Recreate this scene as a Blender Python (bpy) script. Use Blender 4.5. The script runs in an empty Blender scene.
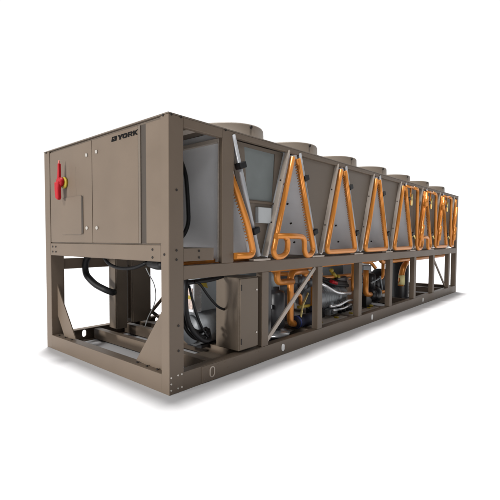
import bpy, bmesh, math, random
from mathutils import Vector, Matrix

R = math.radians
random.seed(7)
scene = bpy.context.scene
col = scene.collection

# ------------------------------------------------------------------ camera
cd = bpy.data.cameras.new("camera")
cam = bpy.data.objects.new("camera", cd)
col.objects.link(cam)
cd.sensor_width = 36.0
cd.lens = 29.537
cd.shift_x = 0.09007
cd.shift_y = 0.01375
cd.clip_start = 0.05
cd.clip_end = 500
yaw, pitch = 0.769704681, -0.0447012759
cam.location = (-2.26956, -2.6246, 1.34648)
fwd = Vector((math.cos(pitch) * math.cos(yaw), math.cos(pitch) * math.sin(yaw), math.sin(pitch)))
cam.rotation_euler = fwd.to_track_quat('-Z', 'Y').to_euler()
scene.camera = cam

# ------------------------------------------------------------------ world: white behind the machine, shaped dark behind the camera to dim the sides
world = bpy.data.worlds.new("World")
scene.world = world
world.use_nodes = True
wn, wl = world.node_tree.nodes, world.node_tree.links
wn.clear()
tc = wn.new('ShaderNodeTexCoord')
dot = wn.new('ShaderNodeVectorMath'); dot.operation = 'DOT_PRODUCT'
dot.inputs[1].default_value = (math.cos(R(47)), math.sin(R(47)), 0.0)
mr = wn.new('ShaderNodeMapRange')
mr.inputs['From Min'].default_value = 0.05
mr.inputs['From Max'].default_value = 0.45
mr.inputs['To Min'].default_value = 0.03
mr.inputs['To Max'].default_value = 1.02
bg = wn.new('ShaderNodeBackground')
wo = wn.new('ShaderNodeOutputWorld')
wl.new(tc.outputs['Generated'], dot.inputs[0])
wl.new(dot.outputs['Value'], mr.inputs['Value'])
sep = wn.new('ShaderNodeSeparateXYZ')
mz = wn.new('ShaderNodeMapRange')           # dimmed overhead to cut light on the floor
mz.inputs['From Min'].default_value = 0.62
mz.inputs['From Max'].default_value = 0.85
mz.inputs['To Min'].default_value = 1.0
mz.inputs['To Max'].default_value = 0.10
mm = wn.new('ShaderNodeMath'); mm.operation = 'MULTIPLY'
wl.new(tc.outputs['Generated'], sep.inputs[0])
wl.new(sep.outputs['Z'], mz.inputs['Value'])
wl.new(mr.outputs['Result'], mm.inputs[0])
wl.new(mz.outputs['Result'], mm.inputs[1])
wl.new(mm.outputs[0], bg.inputs['Strength'])
bg.inputs['Color'].default_value = (1, 1, 1, 1)
wl.new(bg.outputs['Background'], wo.inputs['Surface'])


def lamp(name, direction, dist, size, k, color=(1, 1, 1)):
    """Far soft box; k = irradiance / pi it gives on a surface facing it near the machine."""
    d = Vector(direction).normalized()
    ld = bpy.data.lights.new(name, 'AREA')
    ld.shape = 'DISK'
    ld.size = size
    ld.energy = k * math.pi * math.pi * dist * dist
    ld.color = color
    o = bpy.data.objects.new(name, ld)
    col.objects.link(o)
    target = Vector((3.5, 1.0, 1.0))
    o.location = target + d * dist
    o.rotation_euler = (-d).to_track_quat('-Z', 'Y').to_euler()
    return o


lamp("top_softbox", (0.075, 0.10, 1.0), 400, 48, 1.6, (1.0, 0.985, 0.96))
lamp("end_softbox", (-1.0, -0.08, 0.70), 400, 80, 0.52, (1.0, 0.985, 0.96))
lamp("low_end_fill", (-1.0, 0.17, 0.13), 400, 50, 0.80, (1.0, 0.985, 0.96))  # added fill, brightens the end-facing parts inside the base
lamp("front_fill", (-0.30, -0.85, 0.75), 400, 120, 0.16)  # added fill from the viewing side for the machinery in the bays

scene.view_settings.view_transform = 'Standard'
scene.view_settings.look = 'None'
scene.view_settings.exposure = 0.0
scene.view_settings.gamma = 1.0
scene.render.film_transparent = False

# ------------------------------------------------------------------ materials


def material(name, rgb, rough=0.5, metal=0.0, spec=0.4, vary=0.08, scale=6.0, bump=0.0, bscale=120.0, rvar=0.06):
    m = bpy.data.materials.new(name)
    m.use_nodes = True
    n, l = m.node_tree.nodes, m.node_tree.links
    b = n['Principled BSDF']
    b.inputs['Roughness'].default_value = rough
    b.inputs['Metallic'].default_value = metal
    b.inputs['Specular IOR Level'].default_value = spec
    t = n.new('ShaderNodeTexCoord')
    nz = n.new('ShaderNodeTexNoise')
    nz.inputs['Scale'].default_value = scale
    nz.inputs['Detail'].default_value = 5.0
    l.new(t.outputs['Object'], nz.inputs['Vector'])
    rmp = n.new('ShaderNodeMapRange')
    rmp.inputs['From Min'].default_value = 0.3
    rmp.inputs['From Max'].default_value = 0.7
    rmp.inputs['To Min'].default_value = 1.0 - vary
    rmp.inputs['To Max'].default_value = 1.0 + vary
    l.new(nz.outputs['Fac'], rmp.inputs['Value'])
    mul = n.new('ShaderNodeVectorMath'); mul.operation = 'SCALE'
    mul.inputs[0].default_value = rgb
    l.new(rmp.outputs['Result'], mul.inputs['Scale'])
    l.new(mul.outputs['Vector'], b.inputs['Base Color'])
    r2 = n.new('ShaderNodeMapRange')
    r2.inputs['From Min'].default_value = 0.3
    r2.inputs['From Max'].default_value = 0.7
    r2.inputs['To Min'].default_value = max(0.03, rough - rvar)
    r2.inputs['To Max'].default_value = min(1.0, rough + rvar)
    l.new(nz.outputs['Fac'], r2.inputs['Value'])
    l.new(r2.outputs['Result'], b.inputs['Roughness'])
    if bump:
        n2 = n.new('ShaderNodeTexNoise')
        n2.inputs['Scale'].default_value = bscale
        l.new(t.outputs['Object'], n2.inputs['Vector'])
        bp = n.new('ShaderNodeBump')
        bp.inputs['Strength'].default_value = bump
        bp.inputs['Distance'].default_value = 0.002
        l.new(n2.outputs['Fac'], bp.inputs['Height'])
        l.new(bp.outputs['Normal'], b.inputs['Normal'])
    return m


def fin_material(name, rgb):
    """Aluminium condenser fins: fine vertical ribbing."""
    m = material(name, rgb, 0.55, 0.0, 0.3, 0.05, 3.0)
    n, l = m.node_tree.nodes, m.node_tree.links
    t = n.new('ShaderNodeTexCoord')
    w = n.new('ShaderNodeTexWave')
    w.wave_type = 'BANDS'; w.bands_direction = 'Y'
    w.inputs['Scale'].default_value = 60.0
    l.new(t.outputs['Object'], w.inputs['Vector'])
    bp = n.new('ShaderNodeBump')
    bp.inputs['Strength'].default_value = 0.15
    bp.inputs['Distance'].default_value = 0.002
    l.new(w.outputs['Fac'], bp.inputs['Height'])
    l.new(bp.outputs['Normal'], n['Principled BSDF'].inputs['Normal'])
    return m


PAINT = material("tan_powder_coat", (0.137, 0.1035, 0.076), 0.50, 0, 0.35, 0.05, 2.5, 0.06, 260)
SHEET = material("tan_sheet_metal", (0.139, 0.112, 0.088), 0.5, 0, 0.35, 0.05, 2.0, 0.05, 260)
BOXPAINT = material("enclosure_paint", (0.140, 0.109, 0.081), 0.5, 0, 0.3, 0.03, 2.0, 0.05, 260)
GALV_LIT = material("galvanised_and_lit_tan", (0.42, 0.365, 0.315), 0.5, 0.1, 0.4, 0.05, 4.0)  # pale channel tone, also stands in for light on dim tan parts
GAP_SHADE = material("seam_and_hatch_shade", (0.05, 0.040, 0.032), 0.7)  # dark seam tone, also the painted shade beside the hatch
COPPER = material("copper_tube", (0.60, 0.222, 0.036), 0.33, 0.35, 0.5, 0.04, 2.0, rvar=0.0)
COPPER_RIB = material("copper_stub", (0.30, 0.115, 0.02), 0.38, 0.25, 0.5, 0.10, 9.0)
FIN = fin_material("coil_fins", (0.70, 0.71, 0.73))
ALU = material("aluminium_header", (0.33, 0.34, 0.36), 0.42, 0.35, 0.5, 0.06)
BLACK = material("black_rubber", (0.008, 0.008, 0.009), 0.5, 0, 0.25, 0.15)
VINYL = material("black_vinyl", (0.006, 0.006, 0.006), 0.8, 0, 0.1, 0.05)
BLACKM = material("black_painted_steel", (0.016, 0.016, 0.018), 0.38, 0, 0.5, 0.2)
BOLT = material("dark_bolt", (0.022, 0.018, 0.016), 0.5, 0.3)
ZINC = material("zinc_bolt", (0.52, 0.49, 0.45), 0.35, 0.5)
RED = material("red_plastic", (0.36, 0.006, 0.012), 0.45, 0, 0.25, 0.05)
YELLOW = material("yellow_plastic", (0.42, 0.31, 0.03), 0.45, 0, 0.5, 0.05)
SHELL = material("grey_vessel_paint", (0.27, 0.30, 0.32), 0.42, 0.1, 0.5, 0.12, 4.0, 0.1, 60)
CAST = material("cast_compressor_grey", (0.27, 0.285, 0.30), 0.42, 0.35, 0.5, 0.22, 7.0, 0.3, 50)
DARKCAST = material("dark_cast_iron", (0.085, 0.092, 0.10), 0.45, 0.3, 0.5, 0.25, 8.0, 0.3, 50)
SILVER = material("silver_steel", (0.72, 0.73, 0.75), 0.25, 0.7, 0.5, 0.10, 7.0)
WHITEP = material("white_enamel", (0.80, 0.80, 0.80), 0.35, 0, 0.5, 0.03)
BROWN = material("brown_steel_panel", (0.16, 0.085, 0.045), 0.55, 0.1, 0.4, 0.15)
BLUEBLK = material("dark_blue_insulation", (0.02, 0.022, 0.045), 0.6, 0, 0.3, 0.2)
BLUE = material("blue_tape", (0.03, 0.05, 0.22), 0.5)
PALEGREY = material("light_grey_box", (0.44, 0.46, 0.47), 0.5, 0, 0.4, 0.04)
PALELABEL = material("printed_label", (0.62, 0.50, 0.45), 0.5, 0, 0.4, 0.3, 40.0)
FLOORM = material("white_studio_floor", (0.56, 0.56, 0.575), 0.8, 0, 0.1, 0.004, 0.6)
BRASS = material("brass_fitting", (0.75, 0.62, 0.25), 0.3, 0.6)

# ------------------------------------------------------------------ mesh helpers


class MB:
    def __init__(self):
        self.bm = bmesh.new()
        self.mi = 0

    def _mark(self, faces, smooth=False):
        for f in faces:
            f.material_index = self.mi
            f.smooth = smooth

    def box(self, x0, x1, y0, y1, z0, z1, bev=0.004, M=None):
        b = bmesh.new()
        bmesh.ops.create_cube(b, size=1.0)
        for v in b.verts:
            v.co = Vector((x0 + (v.co.x + .5) * (x1 - x0), y0 + (v.co.y + .5) * (y1 - y0), z0 + (v.co.z + .5) * (z1 - z0)))
        if bev:
            bev = min(bev, 0.3 * min(abs(x1 - x0), abs(y1 - y0), abs(z1 - z0)))
            bmesh.ops.bevel(b, geom=list(b.edges), offset=bev, segments=1, affect='EDGES')
        if M is not None:
            b.transform(M)
        self._merge(b)
        return self

    def _merge(self, b, smooth=False):
        bmesh.ops.recalc_face_normals(b, faces=b.faces)
        me = bpy.data.meshes.new("tmp")
        b.to_mesh(me); b.free()
        n = len(self.bm.faces)
        self.bm.from_mesh(me)
        bpy.data.meshes.remove(me)
        self.bm.faces.ensure_lookup_table()
        for f in self.bm.faces[n:]:
            f.material_index = self.mi
            f.smooth = smooth

    def prism(self, pts, axis, a0, a1, bev=0.0):
        """Closed 2-D outline extruded along an axis (x: pts=(y,z); y: pts=(x,z); z: pts=(x,y))."""
        b = bmesh.new()

        def P(p, a):
            return {'x': (a, p[0], p[1]), 'y': (p[0], a, p[1]), 'z': (p[0], p[1], a)}[axis]
        lo = [b.verts.new(P(p, a0)) for p in pts]
        hi = [b.verts.new(P(p, a1)) for p in pts]
        b.faces.new(lo); b.faces.new(list(reversed(hi)))
        k = len(pts)
        for i in range(k):
            b.faces.new((lo[i], lo[(i + 1) % k], hi[(i + 1) % k], hi[i]))
        bmesh.ops.recalc_face_normals(b, faces=b.faces)
        if bev:
            bmesh.ops.bevel(b, geom=list(b.edges), offset=bev, segments=1, affect='EDGES')
        self._merge(b)
        return self

    def plate(self, outline, holes, axis, a0, a1):
        """Flat plate with real holes."""
        b = bmesh.new()

        def P(p, a):
            return {'x': (a, p[0], p[1]), 'y': (p[0], a, p[1]), 'z': (p[0], p[1], a)}[axis]
        edges, loops = [], []
        for loop in [outline] + holes:
            vs = [b.verts.new(P(p, a0)) for p in loop]
            loops.append(vs)
            for i in range(len(vs)):
                edges.append(b.edges.new((vs[i], vs[(i + 1) % len(vs)])))
        bmesh.ops.triangle_fill(b, use_beauty=True, use_dissolve=False, edges=edges)
        base = list(b.faces)
        off = Vector(P((0, 0), a1)) - Vector(P((0, 0), a0))
        mp = {v: b.verts.new(v.co + off) for v in list(b.verts)}
        for f in base:
            b.faces.new([mp[v] for v in reversed(f.verts)])
        for vs in loops:
            for i in range(len(vs)):
                a, c = vs[i], vs[(i + 1) % len(vs)]
                b.faces.new((a, c, mp[c], mp[a]))
        self._merge(b)
        return self

    def cyl(self, p0, p1, r, seg=24, r1=None, cap=True, bev=0.0):
        p0, p1 = Vector(p0), Vector(p1)
        b = bmesh.new()
        d = p1 - p0
        bmesh.ops.create_cone(b, cap_ends=cap, segments=seg, radius1=r, radius2=r if r1 is None else r1, depth=d.length)
        if bev and cap:
            ed = [e for e in b.edges if any(len(f.verts) > 4 for f in e.link_faces)]
            bmesh.ops.bevel(b, geom=ed, offset=bev, segments=2, affect='EDGES')
        b.transform(Matrix.Translation((p0 + p1) / 2) @ d.to_track_quat('Z', 'Y').to_matrix().to_4x4())
        self._merge(b, True)
        for f in self.bm.faces:
            if len(f.verts) > 4:
                f.smooth = False
        return self

    def lathe(self, prof, origin, axis='z', seg=32):
        """Profile of (radius, height) turned round an axis through origin."""
        b = bmesh.new()
        rings = []
        for (r, h) in prof:
            ring = []
            for i in range(seg):
                a = 2 * math.pi * i / seg
                c, s = r * math.cos(a), r * math.sin(a)
                p = {'z': (c, s, h), 'x': (h, c, s), 'y': (c, h, s)}[axis]
                ring.append(b.verts.new(Vector(p) + Vector(origin)))
            rings.append(ring)
        for a, c in zip(rings, rings[1:]):
            for i in range(seg):
                b.faces.new((a[i], a[(i + 1) % seg], c[(i + 1) % seg], c[i]))
        if prof[0][0] > 1e-4:
            b.faces.new(rings[0])
        if prof[-1][0] > 1e-4:
            b.faces.new(rings[-1])
        bmesh.ops.remove_doubles(b, verts=b.verts, dist=1e-5)
        self._merge(b, True)
        return self

    def tube(self, pts, r, bend=0.08, seg=14, cap=True, closed=False):
        """Round tube along a path with filleted corners."""
        P = [Vector(p) for p in pts]
        path = []
        k = len(P)
        for i, p in enumerate(P):
            if not closed and i in (0, k - 1):
                path.append(p); continue
            a, c = P[(i - 1) % k], P[(i + 1) % k]
            da, dc = (a - p), (c - p)
            t = min(bend, da.length * 0.49, dc.length * 0.49)
            q0, q1 = p + da.normalized() * t, p + dc.normalized() * t
            for s in range(7):
                u = s / 6
                path.append(q0 * (1 - u) ** 2 + p * 2 * u * (1 - u) + q1 * u * u)
        clean = [path[0]]
        for p in path[1:]:
            if (p - clean[-1]).length > 1e-4:
                clean.append(p)
        path = clean
        b = bmesh.new()
        n = len(path)
        up = None
        rings = []
        for i in range(n):
            if closed:
                t = (path[(i + 1) % n] - path[(i - 1) % n]).normalized()
            else:
                t = (path[min(i + 1, n - 1)] - path[max(i - 1, 0)]).normalized()
            if up is None:
                up = t.orthogonal().normalized()
            up = (up - t * up.dot(t)).normalized()
            sd = t.cross(up)
            rings.append([b.verts.new(path[i] + (up * math.cos(2 * math.pi * j / seg) + sd * math.sin(2 * math.pi * j / seg)) * r) for j in range(seg)])
        for i in range(n if closed else n - 1):
            a, c = rings[i], rings[(i + 1) % n]
            for j in range(seg):
                b.faces.new((a[j], a[(j + 1) % seg], c[(j + 1) % seg], c[j]))
        if cap and not closed:
            b.faces.new(rings[0]); b.faces.new(rings[-1])
        self._merge(b, True)
        return self

    def bolt(self, p, n, r=0.011, h=0.007):
        n = Vector(n).normalized()
        self.cyl(Vector(p) - n * 0.003, Vector(p) + n * h, r, seg=6)
        return self

    def sphere(self, p, r, sc=(1, 1, 1), seg=20):
        b = bmesh.new()
        bmesh.ops.create_uvsphere(b, u_segments=seg, v_segments=seg // 2, radius=r)
        b.transform(Matrix.Translation(p) @ Matrix.Diagonal((*sc, 1)))
        self._merge(b, True)
        return self

    def build(self, name, mats, parent=None, label=None):
        me = bpy.data.meshes.new(name)
        self.bm.to_mesh(me); self.bm.free()
        for m in (mats if isinstance(mats, (list, tuple)) else [mats]):
            me.materials.append(m)
        o = bpy.data.objects.new(name, me)
        col.objects.link(o)
        if parent is not None:
            o.parent = parent
            if parent.type == 'EMPTY':
                o.matrix_parent_inverse = Matrix.Translation(-parent.location)
        if label:
            o['label'] = label
        return o


def copy_tree(o, parent=None, shift=(0, 0, 0), label=None):
    c = o.copy()
    col.objects.link(c)
    if parent is not None:
        c.parent = parent
        c.matrix_parent_inverse = o.matrix_parent_inverse.copy()
    c.location = o.location + Vector(shift)
    if 'label' in c:
        del c['label']
    if label:
        c['label'] = label
    for ch in list(o.children):
        d = ch.copy()
        col.objects.link(d)
        d.parent = c
        d.matrix_parent_inverse = ch.matrix_parent_inverse.copy()
    return c


def box(name, ext, mat, parent, bev=0.004, label=None):
    return MB().box(*ext, bev).build(name, mat, parent, label)


def oval(cx, cz, w, h, n=10):
    """Upright slot outline."""
    r = w / 2
    out = []
    for i in range(n + 1):
        a = math.pi * i / n
        out.append((cx + r * math.cos(a), cz + (h / 2 - r) + r * math.sin(a)))
    for i in range(n + 1):
        a = math.pi + math.pi * i / n
        out.append((cx + r * math.cos(a), cz - (h / 2 - r) + r * math.sin(a)))
    return out


# ------------------------------------------------------------------ setting
f = MB()
b = f.bm
vs = [b.verts.new(p) for p in ((-50, -50, 0), (70, -50, 0), (70, 70, 0), (-50, 70, 0))]
b.faces.new(vs)
floor = f.build("floor", FLOORM)
floor['kind'] = 'structure'

# ------------------------------------------------------------------ the machine
L, W, H = 9.535, 2.31, 2.40
ZR, ZM0, ZM1, ZD = 0.165, 0.985, 1.095, 1.145     # rail top, side beam, deck beam bottom
ZDT = 1.29
PD = 0.172                                          # depth of corner posts along the side
root = bpy.data.objects.new("air_cooled_chiller", None)
col.objects.link(root)
root.location = (L / 2, W / 2, 0)
root['label'] = "long tan air cooled chiller with orange copper pipes and seven roof fans on white floor"
root['category'] = "chiller"

# ---- base rails: thin channels with real lifting slots
slots = [1.74, 4.30, 6.90]


def side_rail(y0, y1, inner):
    m = MB()
    m.plate([(0.0, 0.0), (L, 0.0), (L, ZR), (0.0, ZR)], [oval(x, 0.085, 0.062, 0.095) for x in [0.5] * (y0 > 1) + slots], 'y', y0, y1)
    ya, yb = (y1, y1 + inner) if inner > 0 else (y0 + inner, y0)
    m.box(0.0, L, ya, yb, ZR - 0.012, ZR, 0.002)
    m.box(0.0, L, ya, yb, 0.0, 0.012, 0.002)
    return m.build("base_rail", PAINT, root)


rail_front = side_rail(0.0, 0.012, 0.085)
rail_back = side_rail(W - 0.012, W, -0.085)
for xe in (0.0, L):
    m = MB()
    s = 1 if xe == 0 else -1
    xa, xb = sorted((xe, xe + s * 0.012))
    m.box(xa, xb, 0.0985, W - 0.0985, 0.0, ZR, 0.002)
    xa, xb = sorted((xe + s * 0.0125, xe + s * 0.115))
    m.box(xa, xb, 0.0985, W - 0.0985, ZR - 0.012, ZR, 0.002)
    m.build("end_rail", PAINT, root)

# lifting bracket plate and bolts on the front rail
m = MB()
m.box(0.395, 1.30, -0.006, -0.0005, 0.004, ZR - 0.004, 0.002)
br = m.build("splice_plate", PAINT, rail_front)
for (x, z) in ((0.43, .13), (0.43, .04), (0.62, .135), (0.72, .135), (0.62, .05), (0.76, .075), (0.86, .13), (1.22, .135), (1.22, .04), (1.27, .135), (1.27, .04)):
    MB().bolt((x, -0.006, z), (0, -1, 0), 0.009, 0.004).build("bolt", PAINT, rail_front)
MB().plate(oval(0.53, 0.088, 0.07, 0.105), [oval(0.53, 0.088, 0.05, 0.085)], 'y', -0.012, -0.0062).build("lifting_eye", GALV_LIT, rail_front)
for x in slots:
    MB().prism(oval(x, 0.085, 0.055, 0.086), 'y', -0.003, 0.010).build("slot_bright_fill", WHITEP, rail_front)  # white fill added for the bright ground seen through the slot

# ---- cross members of the base
cross_x = [0.64, 1.39, 2.6, 3.84, 5.1, 6.37, 7.6, 8.85]
for i, x in enumerate(cross_x):
    h = 0.150 if i == 0 else 0.145
    m = MB()
    m.box(x - 0.045, x + 0.045, 0.0985, W - 0.0985, 0.02, h, 0.004)
    m.build("cross_beam", PAINT, root)
# a second, closer beam carries the enclosure at the near end
MB().box(1.08, 1.17, 0.0985, W - 0.0985, 0.02, 0.148).build("cross_beam", PAINT, root)
# base pans between beams
for x0, x1 in ((1.445, 2.55), (2.65, 3.79), (3.89, 5.05), (6.42, 7.55)):
    MB().box(x0, x1, 0.35, W - 0.12, 0.095, 0.105, 0.002).build("base_pan", GALV_LIT, root)  # pan paled in place of light inside the base
MB().box(0.70, 1.34, 0.10, 0.60, 0.055, 0.065, 0.002).build("base_pan", SHEET, root)
MB().box(2.75, 5.05, 0.18, 0.30, 0.108, 0.142).build("mounting_channel", GALV_LIT, root)

# ---- corner posts
posts = []
for (x0, x1, y0, y1, top) in ((0.0, PD, 0.0, 0.104, H), (0.0, PD, W - 0.13, W, H), (L - 0.12, L, 0.0, 0.10, H), (L - 0.12, L, W - 0.10, W, H)):
    posts.append(MB().box(x0, x1, y0 - 0.001 if y0 == 0 else y0, y1 if y0 == 0 else y1 + 0.001, ZR + 0.0005 if x0 > 1 else 0.0005, top - 0.012, 0.005).build("corner_post", PAINT, root))
posts[0].location = (-0.001, -0.0012, 0)
posts[1].location = (-0.001, 0, 0)
np_ = posts[0]
for (x, z) in ((.088, 1.76), (.085, 1.245), (.085, 1.165), (.105, .59), (.105, .37)):
    MB().bolt((x, 0.0, z), (0, -1, 0), 0.011).build("bolt", BOLT, np_)
for z in (1.21,):
    MB().bolt((0.0, 0.055, z), (-1, 0, 0), 0.011).build("bolt", BOLT, np_)
for (x, z) in ((.022, .15), (.022, .095), (.022, .04), (.10, .155), (.145, .155), (.10, .04), (.145, .04)):
    MB().bolt((x, 0.0, z), (0, -1, 0), 0.0085, 0.004).build("bolt", ZINC, np_)

# ---- end and side beams at mid height
m = MB().box(0.0, 0.10, 0.1045, W - 0.1305, ZD, ZDT, 0.005)
mid_end = m.build("middle_beam", PAINT, root)
for (y, z) in ((.215, 1.25), (.215, 1.18), (2.12, 1.25), (2.12, 1.19), (2.04, 1.25), (2.04, 1.19)):
    MB().bolt((0.0, y, z), (-1, 0, 0), 0.011).build("bolt", BOLT, mid_end)
side_mid = MB().box(PD + 0.0005, L - 0.121, 0.0, 0.10, ZM0, ZM1 + 0.012, 0.004).build("middle_beam", PAINT, root)
MB().box(PD + 0.0005, L - 0.121, W - 0.10, W, ZM0 - 0.02, ZM1, 0.004).build("middle_beam", PAINT, root)
MB().box(L - 0.10, L, 0.1005, W - 0.1005, ZM0, ZM1 + 0.012, 0.004).build("middle_beam", PAINT, root)
# joists under the coil deck
for x in (1.39, 2.6, 3.84, 5.1, 6.37, 7.6, 8.85):
    MB().box(x - 0.04, x + 0.04, 0.1005, W - 0.1005, ZM0 + 0.01, ZM1 - 0.006, 0.003).build("deck_joist", PAINT, root)

# ---- lower posts on both long sides
for i, x in enumerate((1.39, 2.6, 3.84, 5.1, 6.37, 7.6, 8.85)):
    MB().box(x - 0.06, x + 0.06, 0.0015, 0.085, ZR + 0.0005, ZM0 - 0.0005, 0.004).build("frame_post", PAINT, root)
for x in (3.84, 6.37, 8.85):
    MB().box(x - 0.05, x + 0.05, W - 0.085, W - 0.0015, ZR + 0.0005, ZM0 - 0.021, 0.004).build("frame_post", PAINT, root)

# upper post beside the control section
up = MB().box(0.68, 0.85, 0.0015, 0.045, ZM1 + 0.0125, H - 0.0125, 0.004).build("upper_post", PAINT, root)

# ---- braces
def strap(p0, p1, w, t, nrm, name="brace", mat=PAINT):
    p0, p1, nrm = Vector(p0), Vector(p1), Vector(nrm).normalized()
    d = (p1 - p0)
    s = d.normalized().cross(nrm)
    M = Matrix((d.normalized(), s, nrm)).transposed().to_4x4()
    M.translation = (p0 + p1) / 2
    return MB().box(-d.length / 2, d.length / 2, -w / 2, w / 2, -t / 2, t / 2, 0.003, M).build(name, mat, root)


strap((1.46, 0.045, 0.20), (2.535, 0.045, 0.975), 0.055, 0.022, (0, -1, 0), "diagonal_brace", GALV_LIT)
strap((7.69, 0.06, 0.955), (8.79, 0.06, 0.185), 0.055, 0.022, (0, -1, 0), "diagonal_brace")
strap((1.36, W - 0.05, 0.42), (1.80, W - 0.05, 0.10), 0.05, 0.02, (0, -1, 0), "diagonal_brace", BLACKM)
strap((1.42, W - 0.07, 0.10), (1.85, W - 0.07, 0.46), 0.05, 0.02, (0, -1, 0), "diagonal_brace", PAINT)
for s in (0, 1):
    def Y(y):
        return y if not s else W - y
    m = MB()
    m.prism([(Y(0.12), 0.80), (Y(0.21), 0.66), (Y(0.57), 0.175), (Y(0.42), 0.165)] + ([(Y(0.12), 0.165)] if s == 0 else [(Y(0.30), 0.165), (Y(0.12), 0.42)]), 'x', 0.075, 0.088)
    g = m.build("corner_gusset", PAINT, root)
    for (y, z) in ((0.37, 0.168), (0.52, 0.168), (0.22, 0.168)):
        MB().bolt((0.05, Y(y), z - 0.002), (0, 0, 1), 0.012, 0.010).build("bolt", BOLT, g)

# ------------------------------------------------------------------ control cabinet
CY0, CY1 = 0.1045, W - 0.1305
cab = MB().box(0.022, PD - 0.006, CY0 + 0.0005, CY1 - 0.0005, ZDT + 0.0005, H - 0.0125, 0.003).build("control_cabinet", SHEET, root)
# doors (proud of the cabinet body)
d1 = MB().box(0.004, 0.0215, 1.223, CY1 - 0.012, ZDT + 0.012, H - 0.034, 0.003).build("cabinet_door", PAINT, cab)
d2 = MB().box(0.004, 0.0215, 0.425, 1.213, ZDT + 0.012, H - 0.034, 0.003).build("cabinet_door", PAINT, cab)
MB().box(0.010, 0.0215, CY0 + 0.0025, 0.318, ZDT + 0.012, H - 0.034, 0.003).build("side_panel", PAINT, cab)
MB().box(0.018, 0.0218, 0.3185, 0.4245, ZDT + 0.012, H - 0.034, 0.0).build("hinge_recess", GAP_SHADE, cab)
MB().box(0.006, 0.0175, 0.395, 0.4245, ZDT + 0.012, H - 0.034, 0.002).build("door_hinge", SHEET, cab)
# hatch; the shade on its right side is a dark painted strip
m = MB().plate([(1.40, 1.385), (1.87, 1.385), (1.87, 1.815), (1.40, 1.815)], [[(1.405, 1.39), (1.865, 1.39), (1.865, 1.81), (1.405, 1.81)]], 'x', 0.0025, 0.0042)
m.build("hatch_seam", SHEET, cab)
MB().box(-0.006, 0.0040, 1.432, 1.865, 1.39, 1.81, 0.002).build("access_hatch", PAINT, cab)
MB().box(-0.005, 0.0039, 1.402, 1.4315, 1.40, 1.80, 0.002).build("hatch_shade", GAP_SHADE, cab)
MB().box(0.0025, 0.0042, 1.552, 1.556, 1.82, 2.13, 0.0).build("hatch_seam", SHEET, cab)
for (y, z) in ((1.313, 2.226), (1.118, 2.232), (1.322, 1.459), (1.124, 1.457)):
    MB().cyl((0.005, y, z), (-0.010, y, z), 0.019, 16, bev=0.003).build("door_latch", ZINC, cab)
# disconnect switch
m = MB().cyl((0.004, 1.795, 1.98), (-0.030, 1.795, 1.98), 0.066, 28, bev=0.006)
m.build("switch_plate", YELLOW, cab)
m = MB()
m.cyl((-0.03, 1.797, 1.985), (-0.085, 1.797, 1.985), 0.052, 20, bev=0.008)
m.prism([(1.782, 1.98), (1.827, 1.99), (1.814, 2.10), (1.808, 2.19), (1.784, 2.19), (1.780, 2.10)], 'x', -0.082, -0.050, 0.005)
m.prism([(1.762, 1.985), (1.857, 1.985), (1.857, 1.90), (1.837, 1.80), (1.792, 1.78), (1.772, 1.80), (1.774, 1.90)], 'x', -0.100, -0.055, 0.008)
m.build("switch_handle", RED, cab)
MB().box(-0.074, -0.058, 1.790, 1.804, 2.19, 2.225, 0.003).build("switch_pointer", material("pale_red_plastic", (0.55, 0.16, 0.13), 0.4), cab)

# ---- lettering: the emblem and the word YORK cut from black vinyl
LX0, LX1 = 0.0005, 0.0038


def letter(name_pts, y_left, z0, w, h):
    """Outline in a unit box, x to the right as seen from the front (so y falls)."""
    return [(y_left - p[0] * w, z0 + p[1] * h) for p in name_pts]


LH, LZ = 0.044, 2.287
m = MB()
def glyph(outline, holes, yl, w, slant=0.10):
    o = [(yl - (p[0] * w + slant * p[1] * LH), LZ + p[1] * LH) for p in outline]
    hs = [[(yl - (p[0] * w + slant * p[1] * LH), LZ + p[1] * LH) for p in hh] for hh in holes]
    m.plate(o, hs, 'x', LX0, LX1)


def rrect(x0, x1, y0, y1, rx, ry, n=5):
    out = []
    for cx, cy, a0 in ((x1 - rx, y1 - ry, 0), (x0 + rx, y1 - ry, 90), (x0 + rx, y0 + ry, 180), (x1 - rx, y0 + ry, 270)):
        for i in range(n + 1):
            a = R(a0 + 90 * i / n)
            out.append((cx + rx * math.cos(a), cy + ry * math.sin(a)))
    return out


glyph([(-.04, 1), (.34, 1), (.5, .70), (.66, 1), (1.04, 1), (.68, .42), (.68, 0), (.32, 0), (.32, .42)], [], 0.738, 0.078, 0.04)
glyph(rrect(0, 1, 0, 1, .3, .36), [rrect(.32, .68, .27, .73, .14, .2)], 0.662, 0.078, 0.04)
glyph([(0, 0), (0, 1), (.70, 1), (.90, .95), (1, .80), (1, .58), (.90, .44), (.76, .40), (1.02, 0), (.70, 0), (.48, .37), (.32, .37), (.32, 0)],
      [[(.32, .58), (.32, .77), (.62, .77), (.67, .73), (.67, .62), (.62, .58)]], 0.576, 0.074, 0.04)
glyph([(0, 0), (0, 1), (.28, 1), (.33, .64), (.66, 1), (1.10, 1), (.60, .55), (1.10, 0), (.66, 0), (.40, .36), (.33, .28), (.33, 0)], [], 0.494, 0.066, 0.04)
# emblem: dark slanted block with one pale hooked cut
glyph([(0.0, 0.0), (0.92, 0.0), (1.06, 1.02), (0.14, 1.02)], [[(0.20, 0.50), (0.44, 0.50), (0.48, 0.80), (0.24, 0.80)], [(0.52, 0.28), (0.62, 0.28), (0.70, 0.86), (0.60, 0.86)]], 0.848, 0.092, 0.0)
m.build("lettering", VINYL, cab)

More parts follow.
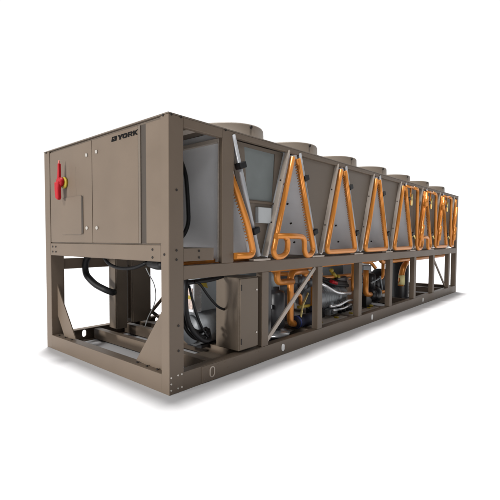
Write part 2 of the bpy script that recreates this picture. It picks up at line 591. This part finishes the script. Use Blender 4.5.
# ---- roof and top frame
roof = MB()
roof.box(-0.004, L, -0.004, W + 0.004, H - 0.012, H, 0.002)
roof_o = roof.build("roof_panel", SHEET, root)
for (x, y) in ((0.0, 0.065), (0.0, W - .06)):
    MB().bolt((x - 0.004, y, H - 0.018), (-1, 0, 0), 0.010, 0.006).build("bolt", BOLT, roof_o)
for x in (0.03, 0.14, 0.72):
    MB().bolt((x, -0.004, H - 0.018), (0, -1, 0), 0.010, 0.006).build("bolt", BOLT, roof_o)
# header rail below the roof along the visible side, returning round the control section
MB().box(PD + 0.0005, 0.6795, 0.0, 0.05, H - 0.095, H - 0.0125, 0.003).build("top_rail", PAINT, root)
MB().box(0.8505, L - 0.121, 0.0, 0.05, H - 0.062, H - 0.0125, 0.003).build("top_rail", PAINT, root)
MB().box(0.8505, L - 0.121, W - 0.05, W, H - 0.062, H - 0.0125, 0.003).build("top_rail", PAINT, root)
# deck at the back of the control section
deck = MB().box(PD + 0.0005, 0.56, 0.0, 0.06, ZD, ZDT - 0.03, 0.003).box(PD + 0.0005, 0.56, 0.0605, W - 0.06, ZDT - 0.05, ZDT - 0.03, 0.003)
deck_o = deck.build("control_deck", PAINT, root)
for z in (1.235, 1.175):
    MB().bolt((0.36, 0.0, z), (0, -1, 0), 0.011).build("bolt", BOLT, deck_o)
# end screen of the coil section with its two cross strips
MB().box(0.73, 0.742, 0.0605, W - 0.06, ZM1 + 0.02, H - 0.013, 0.002).build("end_screen", FIN, root)
m = MB()
m.box(0.690, 0.7295, 0.0605, W - 0.06, 2.275, 2.315, 0.003)
m.box(0.690, 0.7295, 0.0605, 0.075, ZM1 + 0.02, 2.2745, 0.003)
m.build("screen_frame", GALV_LIT, root)  # paled to make up for the shade under the roof
MB().box(0.36, 0.48, 0.0605, W - 0.06, 2.345, 2.386, 0.003).build("roof_stiffener", GALV_LIT, root)
MB().tube([(0.50, 0.50, 1.262), (0.655, 0.44, 1.45), (0.66, 0.46, 1.75), (0.64, 0.47, 2.02), (0.62, 0.55, 2.2), (0.60, 0.60, 2.386)], 0.022, 0.15).build("cable", BLACK, root)

# ------------------------------------------------------------------ condenser coils (V modules)
PITCH = 1.222
APEX0 = 0.72                # apex of the first (half hidden) A; the next one is APEX0 + PITCH
ZC0, ZC1 = 1.135, 2.335


def apex(k):
    return APEX0 + PITCH * k


HB = 0.475                  # half width of an A at its foot
HT = 0.045


def coil_slab(k, side, label=None):
    """side -1: left leg of A number k, +1: right leg."""
    a = apex(k)
    top = Vector((a + side * HT, 0, ZC1)); bot = Vector((a + side * HB, 0, ZC0))
    d = (top - bot)
    n = Vector((d.z, 0, -d.x)).normalized() * side       # towards the V
    if n.x * side < 0:
        n = -n
    t = 0.060
    pts = [(bot.x, bot.z), (top.x, top.z), (top.x + n.x * t, top.z + n.z * t), (bot.x + n.x * t, bot.z + n.z * t)]
    slab = MB().prism(pts, 'y', 0.030 if k else 0.080, W - 0.05).build("condenser_coil", FIN, root, label)
    # end channel of the coil facing out
    e = 0.070
    pts = [(bot.x + n.x * 0.0, bot.z), (top.x, top.z), (top.x + n.x * e, top.z + n.z * e), (bot.x + n.x * e, bot.z + n.z * e)]
    if side < 0:
        MB().prism([(bot.x + n.x * 0.061, bot.z + n.z * .061), (top.x + n.x * .061, top.z + n.z * .061), (top.x + n.x * .088, top.z + n.z * .088), (bot.x + n.x * .088, bot.z + n.z * .088)], 'y', -0.012, 0.041, 0.003).build("end_channel", GALV_LIT, slab)
        bm_ = MB()
        for u in (0.30, 0.70):
            p = bot + d * u + n * 0.089
            bm_ = MB().bolt((p.x, 0.015, p.z), n, 0.010, 0.006).build("bolt", BOLT, slab)
    else:
        m_ = MB().cyl((bot.x + n.x * .078, 0.005, bot.z + n.z * .078), (top.x + n.x * .078, 0.005, top.z + n.z * .078), 0.023, 16)
        m_.build("coil_header", ALU, slab)
        for u in (0.22, 0.76):
            p = bot + d * u + n * 0.078
            dn = d.normalized()
            M = Matrix((n, Vector((0, 1, 0)), dn)).transposed().to_4x4(); M.translation = Vector((p.x, 0.0, p.z))
            MB().box(-0.045, 0.055, -0.045, 0.035, -0.032, 0.032, 0.006, M).build("clamp", BLACK, slab)
    return slab


def leg(k, side, z, off=0.0, y=-0.012):
    """Point on the centre line of the copper header in front of a coil."""
    a = apex(k)
    u = (z - ZC0) / (ZC1 - ZC0)
    hb, ht = HB - 0.020, HT - 0.005
    return (a + side * (hb + (ht - hb) * u + off), y, z)


CR = 0.034


def stubs(m, k, side, z0, z1, n):
    for i in range(n):
        z = z0 + (z1 - z0) * i / (n - 1)
        p = leg(k, side, z)
        if k == 0:
            if z > 1.93:
                continue
            p = (p[0], -0.012 + 0.057 * max(0.0, z - 1.50) / 0.36, p[2])
        q = Vector(p) + Vector((-side * 0.056, 0.016, -0.006))
        m.cyl(p, q, 0.007, 8)


slabs = {}
for k in range(8):
    for side in (-1, 1):
        if (k == 0 and side < 0) or (k == 7 and side > 0):
            continue
        slabs[(k, side)] = coil_slab(k, side)
    if k == 7:
        pass

for k in range(8):
    m = MB()
    lo = ZC0 + 0.035
    tl, tr = leg(k, -1, ZC1 - 0.05), leg(k, 1, ZC1 - 0.05)
    bl, brr = leg(k, -1, lo), leg(k, 1, lo)
    if k == 0:
        m.tube([leg(0, 1, 2.24, y=0.105), leg(0, 1, 2.02, y=0.082), leg(0, 1, 1.86, y=0.045), leg(0, 1, 1.50), brr, (0.853, -0.010, lo + 0.003)], CR, 0.10)
    elif k == 7:
        m.tube([tl, bl, (bl[0] + 0.20, -0.012, lo)], CR, 0.09)
    elif k in (1, 5):
        a = apex(k)
        x0, x1 = bl[0], brr[0]
        w = x1 - x0
        # left leg curls into a loop, right leg into a hairpin
        m.tube([tl, (x0 + .01, -0.012, lo + .03), (x0 + .055, -0.014, lo - .028), (x0 + .20 * w, -0.018, lo - .03), (x0 + .31 * w, -0.022, lo + .02),
                (x0 + .31 * w, -0.030, lo + .15), (x0 + .24 * w, -0.034, lo + .205), (x0 + .03 * w, -0.036, lo + .205)], CR * .95, 0.09)
        m.tube([(x0 + .03 * w, -0.036, lo + .205), (x0 + .55 * w, -0.036, lo + .205), (x0 + .72 * w, -0.03, lo + .19), (x0 + .74 * w, -0.022, lo + .03),
                (x0 + .80 * w, -0.014, lo - .03), (x0 + .93 * w, -0.012, lo - .03), (x1 + .005, -0.012, lo + .04), tr], CR * .95, 0.09)
    else:
        m.tube([tl, bl, brr, tr], CR, 0.09)
    m.mi = 1
    if k < 7:
        stubs(m, k, 1, lo + 0.16, ZC1 - 0.12, 30)
    own = slabs[(k, 1 if k < 7 else -1)]
    m.build("header_pipe", [COPPER, COPPER_RIB], own)
    if k == 7:
        continue
    # small dark fasteners along the coil face inside the A
    for i in range(4):
        z = 1.30 + i * 0.24
        p = Vector(leg(k, 1, z))
        MB().bolt((p.x - 0.02, 0.22 if k else 0.30, z), (-1, 0, -0.3), 0.013, 0.016).build("fastener", BOLT, slabs[(k, 1)])

# tan closing panels in the mouth of every V
for j in range(7):
    a, c = apex(j), apex(j + 1)
    zt, zb = H - 0.064, ZC0 - 0.01
    tb = 0.085
    xl0, xl1 = a + HB + tb - 0.01, a + HT + tb - 0.01
    xr0, xr1 = c - HB - tb + 0.01, c - HT - tb + 0.01
    if j == 0:
        # open V: recessed frame, grey screen, small grey box
        yb = 0.075
        m = MB().plate([(xl0, zb), (xr0, zb), (xr1, zt), (xl1, zt)],
                       [[(1.155, 1.76), (1.615, 1.76), (1.66, 2.30), (1.10, 2.30)]], 'y', yb, yb + 0.012)
        vp = m.build("closing_panel", SHEET, root, "closing panel with a grey screen in its upper half")
        MB().prism([(1.13, 1.75), (1.635, 1.75), (1.68, 2.32), (1.08, 2.32)], 'y', yb + 0.0125, yb + 0.022).build("grey_screen", material("grey_screen_mesh", (0.16, 0.178, 0.176), 0.6), vp)
        MB().box(1.14, 1.63, yb - 0.014, yb - 0.0005, 1.725, 1.75, 0.002).build("panel_rail", PAINT, vp)
        MB().box(1.29, 1.53, yb - 0.05, yb - 0.0005, 1.515, 1.685, 0.006).build("relay_box", PALEGREY, vp)
    else:
        m = MB().prism([(xl0, zb), (xr0, zb), (xr1, zt), (xl1, zt)], 'y', 0.042, 0.055)
        m.build("closing_panel", SHEET, root)
    # little landing bracket at the foot of the V
    MB().box(xl0 - 0.09, xr0 + 0.09, 0.002, 0.070, ZM1 + 0.0125, ZM1 + 0.035, 0.003).build("coil_foot", GALV_LIT, root)

# extra liquid lines on the far modules
for k in (4, 5, 6):
    x0 = apex(k)
    xv = x0 + 0.70
    m = MB()
    m.tube([(x0 + 0.06, -0.03, 2.30), (xv - .22, -0.03, 2.30)], 0.020, 0.05)
    m.tube([(xv - .22, -0.03, 2.30), (xv, -0.03, 2.295), (xv, -0.03, 1.20)], 0.028, 0.06)
    m.tube([(x0 + 0.30, -0.028, 2.30), (x0 + 0.30, -0.028, 1.97)], 0.014, 0.05)
    lp = m.build("liquid_line", COPPER, root)
    MB().cyl((x0 + 0.36, -0.03, 2.18), (x0 + 0.34, -0.03, 1.96), 0.022, 12, bev=0.006).build("sensor_well", BRASS, lp)
    m = MB()
    m.tube([leg(k + 1, -1, 1.19, y=-0.06), leg(k + 1, -1, 1.62, y=-0.06), leg(k + 1, -1, 2.26 if k < 6 else 2.10, y=-0.06)], 0.024, 0.05)
    p0, p1 = Vector(leg(k + 1, -1, 1.98, y=-0.07)), Vector(leg(k + 1, -1, 2.20, y=-0.07))
    if k < 6:
        m.cyl(p0, p1, 0.042, 16, bev=0.018)
    p0, p1 = Vector(leg(k + 1, -1, 1.30, y=-0.07)), Vector(leg(k + 1, -1, 1.62, y=-0.07))
    m.cyl(p0, p1, 0.036, 16, bev=0.013)
    m.build("filter_drier", COPPER, root)
    m = MB()
    m.tube([(xv - .06, -0.02, 1.34), (xv - .14, -0.02, 1.42), (xv - .24, -0.02, 1.38)], 0.014, 0.05)
    m.build("service_valve", BRASS, root)

# ------------------------------------------------------------------ fans
FX, FY, FR = apex(0) + PITCH / 2, 0.56, 0.455


def make_fan():
    z = H
    m = MB()
    ro = MB()
    ro.lathe([(FR + 0.015, 0.0), (FR + 0.015, 0.018), (FR, 0.024), (FR - 0.004, 0.150), (FR - 0.012, 0.165), (FR - 0.03, 0.165), (FR - 0.035, 0.155), (FR - 0.035, 0.002)], (FX, FY, z + 0.0005), 'z', 56)
    fan = ro.build("fan", SHEET, root)
    g = MB()
    for rr in (0.12, 0.20, 0.28, 0.36, 0.41):
        g.tube([(FX + rr * math.cos(2 * math.pi * i / 28), FY + rr * math.sin(2 * math.pi * i / 28), z + 0.150) for i in range(28)], 0.004, 0.03, 6, closed=True)
    for i in range(8):
        a = 2 * math.pi * i / 8
        g.cyl((FX + 0.06 * math.cos(a), FY + 0.06 * math.sin(a), z + .152), (FX + 0.418 * math.cos(a), FY + 0.418 * math.sin(a), z + .152), 0.005, 6)
    g.build("fan_guard", BLACKM, fan)
    MB().lathe([(0.0, 0.128), (0.055, 0.128), (0.07, 0.115), (0.07, 0.02), (0.0, 0.02)], (FX, FY, z), 'z', 24).build("fan_hub", DARKCAST, fan)
    for i in range(5):
        a = 2 * math.pi * i / 5
        M = Matrix.Translation((FX, FY, z + 0.07)) @ Matrix.Rotation(a, 4, 'Z') @ Matrix.Rotation(R(24), 4, 'X')
        MB().box(0.06, 0.40, -0.075, 0.075, -0.006, 0.006, 0.003, M).build("fan_blade", DARKCAST, fan)
    for i in range(6):
        a = 2 * math.pi * (i + 0.35) / 6
        MB().bolt((FX + (FR - .003) * math.cos(a), FY + (FR - .003) * math.sin(a), z + .135), (math.cos(a), math.sin(a), 0), 0.017, 0.012).build("rim_clip", BOLT, fan)
    return fan


fan0 = make_fan()
for j in range(1, 7):
    copy_tree(fan0, root, (PITCH * j, 0, 0))

# ------------------------------------------------------------------ enclosures inside the base
def enclosure(x0, x1, y0, y1, z0, z1, door_side, label):
    o = MB().box(x0, x1, y0, y1, z0, z1, 0.005).build("electrical_box", BOXPAINT, root, label)
    if door_side == 'y':
        MB().box(x0 + 0.004, x1 - 0.004, y0 - 0.018, y0 - 0.0005, z0 + 0.012, z1 - 0.012, 0.004).build("box_door", BOXPAINT, o)
        for z in (z0 + 0.10, z1 - 0.10):
            MB().box(x0 + 0.012, x0 + 0.024, y0 - 0.026, y0 - 0.0185, z - 0.03, z + 0.03, 0.002).build("hinge", BOLT, o)
        for z in (z0 + 0.16, z1 - 0.14):
            MB().cyl((x1 - 0.035, y0 - 0.018, z), (x1 - 0.035, y0 - 0.026, z), 0.010, 12).build("box_latch", ZINC, o)
    else:
        MB().box(x0 - 0.018, x0 - 0.0005, y0 + 0.004, y1 - 0.004, z0 + 0.012, z1 - 0.012, 0.004).build("box_door", BOXPAINT, o)
    return o


enclosure(0.955, 1.262, 0.020, 0.335, 0.19, 0.945, 'y', "enclosure at the front of the base with a hinged door")
enclosure(0.768, 0.935, 1.932, 2.085, 0.152, 1.10, 'x', "narrow enclosure behind the end opening")
o = enclosure(1.025, 1.33, 1.925, 2.13, 0.205, 1.10, 'x', "second enclosure with a raised cover strip")
MB().box(0.985, 1.0065, 1.985, 2.04, 0.26, 0.98, 0.004).build("cover_strip", PAINT, o)

# ------------------------------------------------------------------ cables
def cable(pts, r, mat=BLACK, bend=0.12, label=None):
    return MB().tube(pts, r, bend, 12).build("cable", mat, root, label)


cable([(0.47, 2.12, 1.13), (0.47, 2.20, 1.02), (0.47, 2.19, 0.88), (0.50, 2.02, 0.76), (0.55, 1.84, 0.70), (0.62, 1.80, 0.665), (0.76, 1.985, 0.64)], 0.042, label="thick black conduit looping into a grey enclosure")
cable([(0.40, 1.66, 1.14), (0.40, 1.55, 1.05), (0.40, 1.37, 1.01), (0.40, 1.15, 1.01), (0.40, 0.97, 1.04), (0.40, 0.80, 1.10)], 0.020)
cable([(0.34, 0.15, 1.00), (0.33, 0.15, 0.78), (0.35, 0.15, 0.60), (0.43, 0.15, 0.45), (0.57, 0.15, 0.345), (0.68, 0.16, 0.33), (0.73, 0.24, 0.42)], 0.024)
cable([(0.37, 0.21, 1.00), (0.36, 0.21, 0.78), (0.40, 0.20, 0.58), (0.49, 0.19, 0.43), (0.61, 0.19, 0.36), (0.70, 0.20, 0.40)], 0.021)
cable([(0.35, 0.27, 1.00), (0.345, 0.27, 0.80), (0.37, 0.26, 0.60), (0.46, 0.25, 0.42), (0.60, 0.25, 0.33), (0.74, 0.27, 0.36)], 0.019)
cable([(0.43, 0.22, 0.93), (0.50, 0.24, 0.78), (0.56, 0.25, 0.60), (0.66, 0.26, 0.46)], 0.009)
cable([(0.31, 0.25, 1.02), (0.345, 0.25, 0.92), (0.52, 0.22, 0.925), (0.74, 0.21, 0.93), (0.93, 0.22, 0.955)], 0.024)
cable([(0.50, 0.2, 0.93), (0.58, 0.2, 0.90), (0.69, 0.2, 0.77), (0.84, 0.2, 0.64), (0.953, 0.22, 0.60)], 0.013)
cable([(0.39, 0.16, 0.90), (0.42, 0.16, 0.80), (0.48, 0.17, 0.66), (0.57, 0.17, 0.47), (0.68, 0.17, 0.34)], 0.012)
cable([(0.40, 0.24, 0.92), (0.40, 0.26, 0.70), (0.46, 0.26, 0.50), (0.60, 0.26, 0.40), (0.75, 0.28, 0.42)], 0.022)
cable([(1.15, 1.8, 0.95), (1.20, 1.8, 0.86), (1.29, 1.8, 0.73), (1.33, 1.8, 0.55), (1.27, 1.8, 0.39), (1.18, 1.8, 0.28), (1.125, 1.8, 0.145)], 0.007, PALEGREY)
cable([(0.22, 0.33, 1.10), (0.30, 0.50, 1.08), (0.42, 0.78, 1.085)], 0.045)
MB().tube([(0.25, 0.30, 1.118), (0.55, 0.30, 1.118), (0.63, 0.80, 1.10), (0.63, 1.1, 1.10)], 0.030, 0.08).build("refrigerant_pipe", COPPER, root)
MB().tube([(0.22, 0.17, 1.113), (0.50, 0.17, 1.120), (0.75, 0.17, 1.125), (1.4, 0.17, 1.125)], 0.028, 0.08).build("refrigerant_pipe", COPPER, root)

# ------------------------------------------------------------------ compressor drive behind the front enclosure
mot = MB().lathe([(0.0, -0.25), (0.14, -0.25), (0.19, -0.22), (0.19, 0.17), (0.165, 0.20), (0.165, 0.24), (0.0, 0.26)], (1.15, 0.66, 0.33), 'x', 28).build("drive_motor", CAST, root)
m = MB()
m.lathe([(0.0, 0.0), (0.155, 0.0), (0.165, 0.01), (0.165, 0.04), (0.0, 0.05)], (0.86, 0.66, 0.33), 'x', 24)
m.build("motor_cover", DARKCAST, mot)
MB().box(0.95, 1.35, 0.55, 0.78, 0.12, 0.155, 0.004).build("motor_foot", BLACKM, mot)
cap = MB().box(0.84, 0.97, 0.56, 0.72, 0.53, 0.86, 0.01).build("terminal_box", SILVER, root)
MB().box(0.832, 0.8395, 0.575, 0.66, 0.57, 0.80, 0.001).build("warning_label", PALELABEL, cap)
MB().box(0.828, 0.8315, 0.585, 0.64, 0.68, 0.72, 0.001).build("label_mark", YELLOW, cap)
MB().prism([(0.84, 0.865), (1.02, 0.865), (1.05, 0.79), (0.93, 0.83)], 'y', 0.545, 0.559).build("warning_label", YELLOW, cap)
MB().box(1.02, 1.42, 0.64, 0.95, 0.46, 0.90, 0.02).build("drive_housing", SHELL, root)

# ------------------------------------------------------------------ evaporator
ev = MB().lathe([(0.0, 0.0), (0.27, 0.0), (0.27, 0.05), (0.25, 0.06), (0.25, 4.3), (0.27, 4.31), (0.27, 4.36), (0.0, 4.36)], (1.75, 1.35, 0.70), 'x', 40).build("evaporator_shell", SHELL, root)
for x in (2.3, 3.4, 4.6, 5.7):
    MB().box(x - 0.04, x + 0.04, 1.12, 1.58, 0.106, 0.50, 0.004).build("vessel_saddle", BLACKM, ev)
for x in (2.1, 5.8):
    MB().cyl((x, 1.35, 0.92), (x, 1.35, 1.06), 0.10, 24, bev=0.01).build("water_nozzle", SHELL, ev)

# ------------------------------------------------------------------ screw compressors
def compressor(x, y, z, label):
    c = MB()
    c.lathe([(0.0, 0.0), (0.12, 0.0), (0.17, 0.03), (0.185, 0.10), (0.185, 0.55), (0.205, 0.56), (0.205, 0.62), (0.17, 0.64), (0.15, 0.90), (0.13, 0.97), (0.0, 0.99)], (x, y, z), 'x', 32)
    for i in range(7):
        c.lathe([(0.185, 0.13 + i * .055), (0.197, 0.14 + i * .055), (0.197, 0.15 + i * .055), (0.185, 0.16 + i * .055)], (x, y, z), 'x', 32)
    o = c.build("screw_compressor", CAST, root, label)
    for i in range(14):
        a = 2 * math.pi * i / 14
        MB().bolt((x + 0.56, y + 0.19 * math.cos(a), z + 0.19 * math.sin(a)), (-1, 0, 0), 0.012, 0.014).build("bolt", ZINC, o)
    MB().box(x + 0.18, x + 0.44, y - 0.11, y + 0.10, z + 0.17, z + 0.30, 0.012).build("terminal_box", BLACKM, o)
    MB().cyl((x + 0.74, y, z + 0.12), (x + 0.74, y, z + 0.28), 0.065, 20, bev=0.01).build("suction_flange", DARKCAST, o)
    MB().box(x + 0.10, x + 0.16, y - 0.15, y + 0.15, 0.143, z - 0.14, 0.004).box(x + 0.66, x + 0.72, y - 0.15, y + 0.15, 0.143, z - 0.12, 0.004).build("mounting_foot", BLACKM, o)
    return o


compressor(3.35, 0.56, 0.42, "silver grey screw compressor in the fourth bay")
compressor(5.05, 0.62, 0.42, "screw compressor beside the oil separator")
# silver suction line over the first compressor and its black actuator
MB().tube([(3.2, 0.33, 0.70), (3.45, 0.33, 0.60), (3.75, 0.33, 0.49), (4.20, 0.33, 0.45)], 0.028, 0.2).build("oil_line", SILVER, root)
m = MB()
m.tube([(3.25, 0.45, 0.78), (3.65, 0.45, 0.66), (4.25, 0.45, 0.60)], 0.055, 0.2)
m.tube([(3.4, 0.42, 0.72), (3.9, 0.42, 0.60), (4.3, 0.42, 0.56)], 0.03, 0.2)
m.build("insulated_hose", BLACK, root)
m = MB().cyl((3.60, 0.36, 0.69), (3.78, 0.36, 0.645), 0.028, 14)
m.build("solenoid_valve", RED, root)
MB().tube([(3.10, 0.5, 0.745), (3.58, 0.5, 0.735), (4.19, 0.5, 0.72), (5.4, 0.5, 0.70)], 0.034, 0.1).build("refrigerant_pipe", COPPER, root)
MB().tube([(3.86, 0.52, 0.66), (4.5, 0.52, 0.65), (5.1, 0.52, 0.64)], 0.018, 0.1).build("refrigerant_pipe", COPPER, root)
m = MB()
m.cyl((3.86, 0.47, 0.80), (3.98, 0.47, 0.73), 0.028, 14, bev=0.006)
m.cyl((3.98, 0.47, 0.73), (4.06, 0.47, 0.71), 0.042, 14, bev=0.006)
m.sphere((3.82, 0.47, 0.84), 0.035)
m.build("relief_valve", YELLOW, root)
bp_ = MB().box(4.49, 4.90, 0.50, 0.58, 0.20, 0.63, 0.006).build("starter_panel", BROWN, root)
MB().box(4.40, 4.4895, 0.49, 0.60, 0.143, 0.68, 0.006).build("panel_bracket", PAINT, bp_)
m = MB()
for x in (3.05, 3.55, 4.05, 4.75):
    m.box(x - 0.02, x + 0.02, 0.21, 0.27, 0.1425, 0.165, 0.004)
m.build("isolator_cap", YELLOW, root)
m = MB()
for i, (x, z) in enumerate(((3.95, 0.25), (4.1, 0.22), (4.22, 0.28), (4.32, 0.23))):
    m.cyl((x, 0.40, 0.145), (x, 0.40, z), 0.05, 16, bev=0.01)
m.build("spring_isolator", BLACKM, root)

# ------------------------------------------------------------------ third bay: economiser pipework
m = MB().box(1.585, 1.66, 0.11, 0.20, 0.15, 0.965, 0.006).build("cable_trunking", BLACKM, root)
m = MB().lathe([(0.0, 0.0), (0.09, 0.0), (0.115, 0.03), (0.115, 0.44), (0.09, 0.48), (0.04, 0.49), (0.04, 0.53), (0.0, 0.53)], (2.12, 0.36, 0.20), 'z', 28)
acc = m.build("liquid_receiver", BLACKM, root)
MB().box(1.86, 1.98, 0.32, 0.42, 0.47, 0.52, 0.004).build("pressure_switch", PALEGREY, acc)
MB().tube([(2.02, 0.28, 1.08), (2.02, 0.28, 0.80), (2.38, 0.28, 0.785)], 0.042, 0.07).build("refrigerant_pipe", COPPER, root)
MB().tube([(2.90, 0.30, 0.905), (2.36, 0.30, 0.905), (2.36, 0.30, 0.23), (2.50, 0.30, 0.205)], 0.045, 0.10).build("refrigerant_pipe", COPPER, root)
m = MB().cyl((2.46, 0.30, 0.225), (3.02, 0.30, 0.215), 0.085, 28, bev=0.015)
ins = m.build("filter_housing", BLUEBLK, root)
MB().cyl((2.485, 0.30, 0.225), (2.52, 0.30, 0.2245), 0.088, 28).build("blue_band", BLUE, ins)
MB().tube([(2.98, 0.36, 0.22), (3.06, 0.36, 0.24), (3.06, 0.36, 0.84), (2.75, 0.36, 0.85)], 0.040, 0.08).build("refrigerant_pipe", COPPER, root)
MB().cyl((3.06, 0.36, 0.25), (3.06, 0.36, 0.38), 0.056, 20, bev=0.01).build("pipe_collar", BLUEBLK, root)
MB().tube([(2.62, 0.34, 0.79), (2.95, 0.34, 0.77), (3.2, 0.34, 0.76)], 0.030, 0.08).build("refrigerant_pipe", COPPER, root)
m = MB()
m.cyl((2.56, 0.33, 0.79), (2.72, 0.33, 0.785), 0.055, 18, bev=0.01)
m.cyl((2.64, 0.33, 0.79), (2.64, 0.33, 0.93), 0.03, 14, bev=0.006)
m.sphere((2.76, 0.36, 0.69), 0.07)
m.cyl((2.88, 0.36, 0.78), (3.0, 0.36, 0.70), 0.06, 18, bev=0.01)
m.build("expansion_valve", DARKCAST, root)
m = MB().cyl((2.72, 0.25, 0.93), (2.86, 0.25, 0.86), 0.018, 12).build("valve_stem", SILVER, root)
MB().lathe([(0.30, 0.0), (0.30, 0.02), (0.24, 0.05), (0.14, 0.10), (0.05, 0.13), (0.0, 0.135)], (2.15, 0.52, 0.106), 'z', 32).build("sump_dome", SILVER, root)
MB().tube([(2.55, 0.26, 0.145), (2.56, 0.26, 0.30), (2.60, 0.26, 0.44), (2.74, 0.26, 0.60)], 0.014, 0.1).build("sensor_lead", BRASS, root)
MB().cyl((2.72, 0.40, 0.39), (3.05, 0.40, 0.375), 0.022, 12).build("sight_glass", YELLOW, root)
MB().box(2.42, 3.2, 0.75, 0.90, 0.106, 0.52, 0.01).build("pump_body", DARKCAST, root)
MB().lathe([(0.0, 0.0), (0.13, 0.0), (0.15, 0.02), (0.15, 0.5), (0.12, 0.54), (0.0, 0.55)], (2.55, 0.74, 0.66), 'x', 28).build("economiser", DARKCAST, root)

MB().tube([(2.22, 0.46, 1.00), (2.22, 0.46, 0.88), (2.62, 0.46, 0.86), (2.62, 0.46, 0.66)], 0.030, 0.07).build("refrigerant_pipe", COPPER, root)
MB().tube([(2.50, 0.40, 0.58), (2.78, 0.40, 0.56), (2.78, 0.40, 0.42)], 0.028, 0.06).build("refrigerant_pipe", COPPER, root)
MB().tube([(4.95, 0.42, 0.93), (5.25, 0.42, 0.91), (5.32, 0.36, 0.80)], 0.030, 0.06).build("refrigerant_pipe", COPPER, root)
# denser valves, tubes and boxes round the two compressors
MB().tube([(3.30, 0.62, 0.95), (3.55, 0.62, 0.93), (3.55, 0.50, 0.78)], 0.034, 0.08).build("refrigerant_pipe", COPPER, root)
MB().tube([(4.36, 0.36, 0.92), (4.36, 0.36, 0.52), (4.44, 0.40, 0.48)], 0.026, 0.06).build("refrigerant_pipe", COPPER, root)
MB().tube([(5.62, 0.34, 0.92), (5.62, 0.34, 0.62), (5.45, 0.36, 0.58)], 0.030, 0.06).build("refrigerant_pipe", COPPER, root)
MB().tube([(3.42, 0.28, 0.33), (3.70, 0.28, 0.31), (4.05, 0.30, 0.35), (4.28, 0.34, 0.33)], 0.022, 0.1).build("oil_tube", SILVER, root)
MB().tube([(3.50, 0.27, 0.26), (3.90, 0.29, 0.24), (4.20, 0.31, 0.27)], 0.018, 0.1).build("oil_tube", SILVER, root)
m = MB()
m.box(3.55, 3.80, 0.34, 0.44, 0.16, 0.26, 0.012)
m.cyl((3.67, 0.39, 0.24), (3.67, 0.39, 0.36), 0.040, 16, bev=0.008)
m.cyl((3.60, 0.35, 0.21), (3.60, 0.30, 0.21), 0.026, 14, bev=0.005)
m.build("oil_pump", CAST, root)
MB().box(3.95, 4.30, 0.42, 0.62, 0.60, 0.72, 0.02).build("terminal_box", BLACKM, root)
MB().box(2.22, 2.30, 0.42, 0.60, 0.60, 0.90, 0.01).build("terminal_box", SHELL, root)

# ------------------------------------------------------------------ fifth bay: second compressor fittings, sixth bay: oil separator
m = MB()
m.tube([(4.75, 0.30, 0.80), (4.75, 0.30, 0.38), (4.95, 0.30, 0.36)], 0.045, 0.08)
m.build("refrigerant_pipe", COPPER, root)
MB().tube([(5.55, 0.42, 0.335), (6.05, 0.42, 0.335)], 0.062, 0.1, 18).build("refrigerant_pipe", COPPER, root)
m = MB()
m.sphere((5.25, 0.34, 0.33), 0.16, (1, .8, 1))
m.cyl((5.0, 0.34, 0.36), (5.35, 0.34, 0.30), 0.10, 20, bev=0.02)
m.cyl((5.12, 0.36, 0.42), (5.12, 0.36, 0.72), 0.075, 18, bev=0.02)
m.cyl((5.36, 0.36, 0.40), (5.40, 0.36, 0.66), 0.06, 18, bev=0.02)
m.box(4.80, 5.02, 0.30, 0.44, 0.143, 0.34, 0.01)
m.build("slide_valve_body", BLACKM, root)
m = MB()
m.box(5.02, 5.36, 0.45, 0.56, 0.56, 0.86, 0.012)
m.cyl((5.0, 0.30, 0.56), (5.36, 0.30, 0.62), 0.016, 10)
m.cyl((5.33, 0.28, 0.66), (5.45, 0.28, 0.40), 0.014, 10)
m.build("actuator_bracket", SHELL, root)
MB().lathe([(0.0, 0.0), (0.10, 0.0), (0.14, 0.02), (0.14, 0.36), (0.10, 0.40), (0.0, 0.40)], (5.76, 0.44, 0.36), 'z', 28).build("oil_filter", BLACKM, root)
MB().box(5.35, 6.1, 0.80, 1.02, 0.52, 0.92, 0.03).build("expansion_tank", WHITEP, root)
MB().cyl((4.94, 0.28, 0.143), (4.94, 0.28, 0.18), 0.04, 16, bev=0.008).build("isolator_cap", YELLOW, root)
sep = MB().lathe([(0.0, 0.0), (0.18, 0.0), (0.18, 0.02), (0.165, 0.025), (0.165, 0.72), (0.155, 0.76), (0.0, 0.78)], (6.78, 0.42, 0.107), 'z', 36).build("oil_separator", BLACKM, root)
MB().tube([(6.30, 0.24, 0.40), (6.31, 0.24, 0.62), (6.42, 0.23, 0.80), (6.60, 0.24, 0.86), (6.75, 0.30, 0.84)], 0.055, 0.12, 18).build("refrigerant_pipe", COPPER, root)
MB().cyl((6.305, 0.235, 0.42), (6.32, 0.235, 0.62), 0.062, 18, bev=0.01).build("pipe_sleeve", material("pale_yellow_sleeve", (0.75, 0.68, 0.32), 0.5), root)

# copper runs just under the coil deck
for (x0, x1, y, z, r) in ((5.15, 9.2, 0.22, 0.925, 0.040), (1.6, 5.0, 0.22, 0.97, 0.030), (6.5, 9.0, 0.50, 0.885, 0.050)):
    MB().tube([(x0, y, z + 0.06), (x0 + 0.1, y, z), (x1, y, z), (x1 + 0.1, y, z + 0.06)], r, 0.06).build("refrigerant_pipe", COPPER, root)
